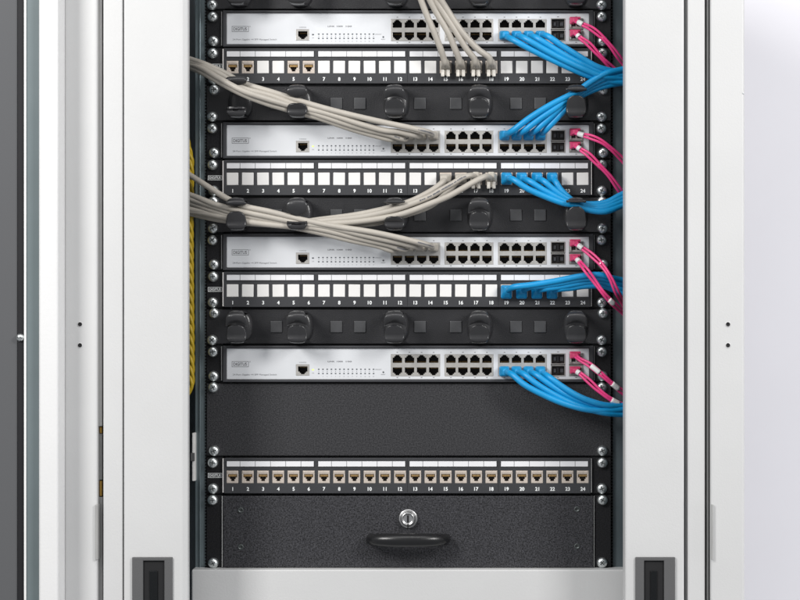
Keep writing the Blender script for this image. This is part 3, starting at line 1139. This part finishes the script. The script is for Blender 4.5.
# blue, from the second patch panel down through the ring
G = [
    [(513, 179.6, 27), (527, 188.0, 31), (546, 197.0, 32), (564, 203.0, 31), (575, 205.4, 30), (590, 210.4, 28), (605, 211.2, 25), (621, 206.0, 17), (640, 198, 8)],
    [(529, 181.0, 25), (542, 189.4, 28), (557, 197.6, 29), (567, 202.0, 29), (576, 204.6, 28), (590, 208.0, 26), (605, 208.4, 23), (621, 202.0, 16), (640, 194, 8)],
    [(544, 181.0, 24), (552, 188.6, 26), (562, 196.0, 27), (570, 200.6, 27), (578, 204.0, 26), (591, 206.4, 24), (606, 205.0, 21), (621, 198.4, 15), (640, 190, 8)],
    [(556, 182.0, 22), (560, 189.0, 24), (566, 195.4, 25), (572, 200.0, 25), (579, 203.0, 24), (592, 204.6, 22), (607, 202.0, 19), (621, 195.0, 14), (640, 187, 8)],
]
for i in range(4):
    px = 506.6 + i * 15.2
    patch_cable('blue', 'blue cable in port %d of the middle patch panel, dipping through a ring' % (19 + i), (px, c4 + 1.2), 3, G[i],
                GB, 'boot', (11.0, 12.4, 15), 3.1, (2.2, 0.8))

# blue, from the third patch panel straight off to the right
H = [
    [(513, 287.4, 26), (530, 285.4, 30), (556, 281.4, 31), (580, 276.6, 30), (598, 275.0, 27), (611, 277.4, 22), (622, 280.6, 15), (640, 285, 8)],
    [(529, 287.6, 26), (546, 285.4, 28), (566, 282.0, 28), (584, 278.8, 27), (600, 278.6, 24), (612, 281.6, 19), (622, 284.6, 14), (640, 288, 8)],
    [(544, 288.6, 25), (560, 287.0, 26), (576, 284.0, 26), (590, 281.8, 24), (602, 282.4, 21), (612, 285.6, 17), (622, 288.6, 13), (640, 292, 8)],
    [(559, 289.4, 24), (570, 288.4, 24), (582, 286.6, 24), (594, 285.2, 22), (604, 286.2, 18), (613, 289.2, 15), (622, 292.4, 12), (640, 296, 8)],
]
for i in range(4):
    px = 506.4 + i * 15.2
    patch_cable('blue', 'blue cable in port %d of the lower patch panel, leading straight off to the right' % (19 + i), (px, c7 + 2.6), 3, H[i],
                GB, 'boot', (11.2, 14.0, 15), 3.1, (1.6, 2.4))

# blue, from the fourth switch down to the right
c9 = unit_centre(9)
I_ = [
    [(512, 374.6, 27), (524, 384.0, 33), (543, 394.6, 36), (566, 404.4, 36), (592, 410.0, 32), (621, 409.6, 20), (640, 407, 10)],
    [(524, 374.6, 26), (535, 382.6, 31), (555, 394.8, 33), (578, 405.6, 33), (600, 411.6, 29), (621, 414.6, 19), (640, 415, 10)],
    [(536, 374.6, 25), (548, 383.0, 29), (566, 394.4, 30), (586, 403.4, 29), (604, 408.6, 25), (621, 411.6, 16), (640, 412, 8)],
    [(549, 376.6, 27), (561, 386.0, 31), (578, 395.8, 33), (596, 402.8, 31), (609, 405.4, 26), (621, 405.6, 19), (640, 404, 10)],
]
for i in range(4):
    px = SW_BLOCKS[2][i]
    patch_cable('blue', 'blue cable from the %s lower right socket of the switch above the blank panel' % ORD[i], (px, c9 + 7.4), 2.5, I_[i],
                GB, 'boot', (10.6, 10.4, 15), 3.1, (2, -1.0))


# ------------------------------------------------------------------ pink fibre cords
def fibre_cord(label, port, route, sleeves):
    px, py = port
    loc = W(px, py, 0)
    root = thing('fibre_cord', label, 'fibre cord', loc, 'pink fibre cords')
    pts = [loc + Vector((0.5 * S, -13 * S, 0))] + [W(*wob(p, 0.15)) for p in route]
    path = smooth_path(pts, 10)
    # two cores side by side
    cores = ([], [])
    for i, p in enumerate(path):
        t = (path[min(i + 1, len(path) - 1)] - path[max(i - 1, 0)]).normalized()
        sd = t.cross(Vector((0, -1, 0)))
        sd = sd.normalized() if sd.length > 0.2 else Vector((0, 0, 1))
        gap = 1.45 + 0.35 * math.sin(i * 0.21 + px)
        cores[0].append(p + sd * gap * S)
        cores[1].append(p - sd * gap * S + Vector((0, 0.5 * S, 0)))
    for cc in cores:
        q = MB()
        q.wtube(cc, 1.30 * S, 10, origin=loc)
        q.build('core', 'pink_cable', root)
    q = MB()
    for sx in (-2.9, 2.9):
        q.box(sx - 2.3, sx + 2.3, -2, 9, -2.9, 2.9)
    q.box(-5.6, 5.6, 5, 8.5, 2.4, 4.3)
    q.taper(-0.6, 0.4, 8.5, 5.4, 9.0, 5.0, 4.4, 14.5, dx=1.4)
    q.build('plug', 'pink_plug', root, 0.9, 3)
    for a, bnd in sleeves:
        i0, i1 = int(a * (len(path) - 1)), int(bnd * (len(path) - 1))
        q = MB()
        q.wtube([(a_ + b_) / 2 for a_, b_ in zip(cores[0][i0:i1 + 1], cores[1][i0:i1 + 1])], 2.75 * S, 12, origin=loc)
        q.build('sleeve', 'sleeve', root)


c0 = unit_centre(0)
x = 575.0
fibre_cord('pink fibre cord from the upper uplink of the topmost switch', (x, c0 - 7), [(582, 24.0, 19), (592, 29.0, 21), (602, 37.0, 21), (611, 46.4, 18), (618, 56.0, 13), (624, 64, 6), (630, 72, 2)], [(0.08, 0.16)])
fibre_cord('pink fibre cord from the lower uplink of the topmost switch', (x, c0 + 5.6), [(580, 37.6, 17), (588, 43.6, 19), (597, 53.0, 19), (605, 61.2, 16), (612, 68.0, 10), (620, 74.5, 4), (630, 82, 2)], [(0.08, 0.14)])
fibre_cord('pink fibre cord from the upper uplink of the second switch', (x, c3 - 7.4), [(581, 134.4, 17), (590, 136.8, 22), (601, 141.4, 24), (612, 149.6, 20), (621.5, 158.6, 13), (632, 170, 6)], [(0.10, 0.24)])
fibre_cord('pink fibre cord from the lower uplink of the second switch', (x, c3 + 6.0), [(580, 149.0, 17), (588, 154.4, 21), (598, 164.0, 22), (609, 175.4, 19), (618, 187.6, 13), (624, 196, 6), (630, 204, 2)], [(0.09, 0.17)])
fibre_cord('pink fibre cord from the upper uplink of the third switch', (x, c6 - 8.4), [(581, 247.0, 17), (591, 254.6, 22), (602, 265.0, 28), (610, 277.0, 33), (616, 290.0, 31), (622, 301.6, 18), (630, 316, 8)], [(0.09, 0.18)])
fibre_cord('pink fibre cord from the lower uplink of the third switch', (x, c6 + 6.4), [(579, 261.5, 22), (586, 270.0, 35), (595, 282.0, 37), (604, 294.0, 39), (612, 302.4, 32), (621, 310.6, 18), (630, 320, 8)], [(0.09, 0.16), (0.66, 0.74)])
fibre_cord('pink fibre cord from the upper uplink of the switch above the blank panel', (x, c9 - 8.2), [(580, 359.4, 17), (590, 365.0, 22), (602, 374.8, 25), (612, 383.6, 22), (622, 391.4, 15), (632, 398, 8)], [(0.36, 0.47), (0.68, 0.78)])
fibre_cord('pink fibre cord from the lower uplink of the switch above the blank panel', (x, c9 + 6.8), [(580, 373.4, 17), (588, 380.4, 21), (598, 389.6, 24), (609, 398.0, 24), (621, 404.6, 18), (632, 409, 10)], [(0.08, 0.17), (0.70, 0.80)])

# ------------------------------------------------------------------ yellow cords twisted together down the left side
YL = ['yellow cord twisted with two others behind the left post, front strand at its upper end',
      'yellow cord twisted with two others behind the left post, middle strand at its upper end',
      'yellow cord twisted with two others behind the left post, rear strand at its upper end']
for j, lab in enumerate(YL):
    pts = []
    for i in range(240):
        py = 134 + i * (396 - 134) / 239
        a = (py - 134) / 31.0 * 2 * math.pi + j * 2 * math.pi / 3
        # slips out of sight behind the post at both ends
        base = 191.0 + 0.5 * math.sin(py * 0.021) - 5.5 * max(0, (160 - py) / 24) - 5.0 * max(0, (py - 384) / 12)
        pts.append(W(base + 1.5 * math.sin(a), py, 5 + 2.0 * math.cos(a)))
    root = thing('yellow_cord', lab, 'cord', pts[120], 'yellow cords')
    q = MB()
    q.wtube(pts, 2.0 * S, 10, origin=pts[120])
    q.build('cord', 'yellow_cable', root)
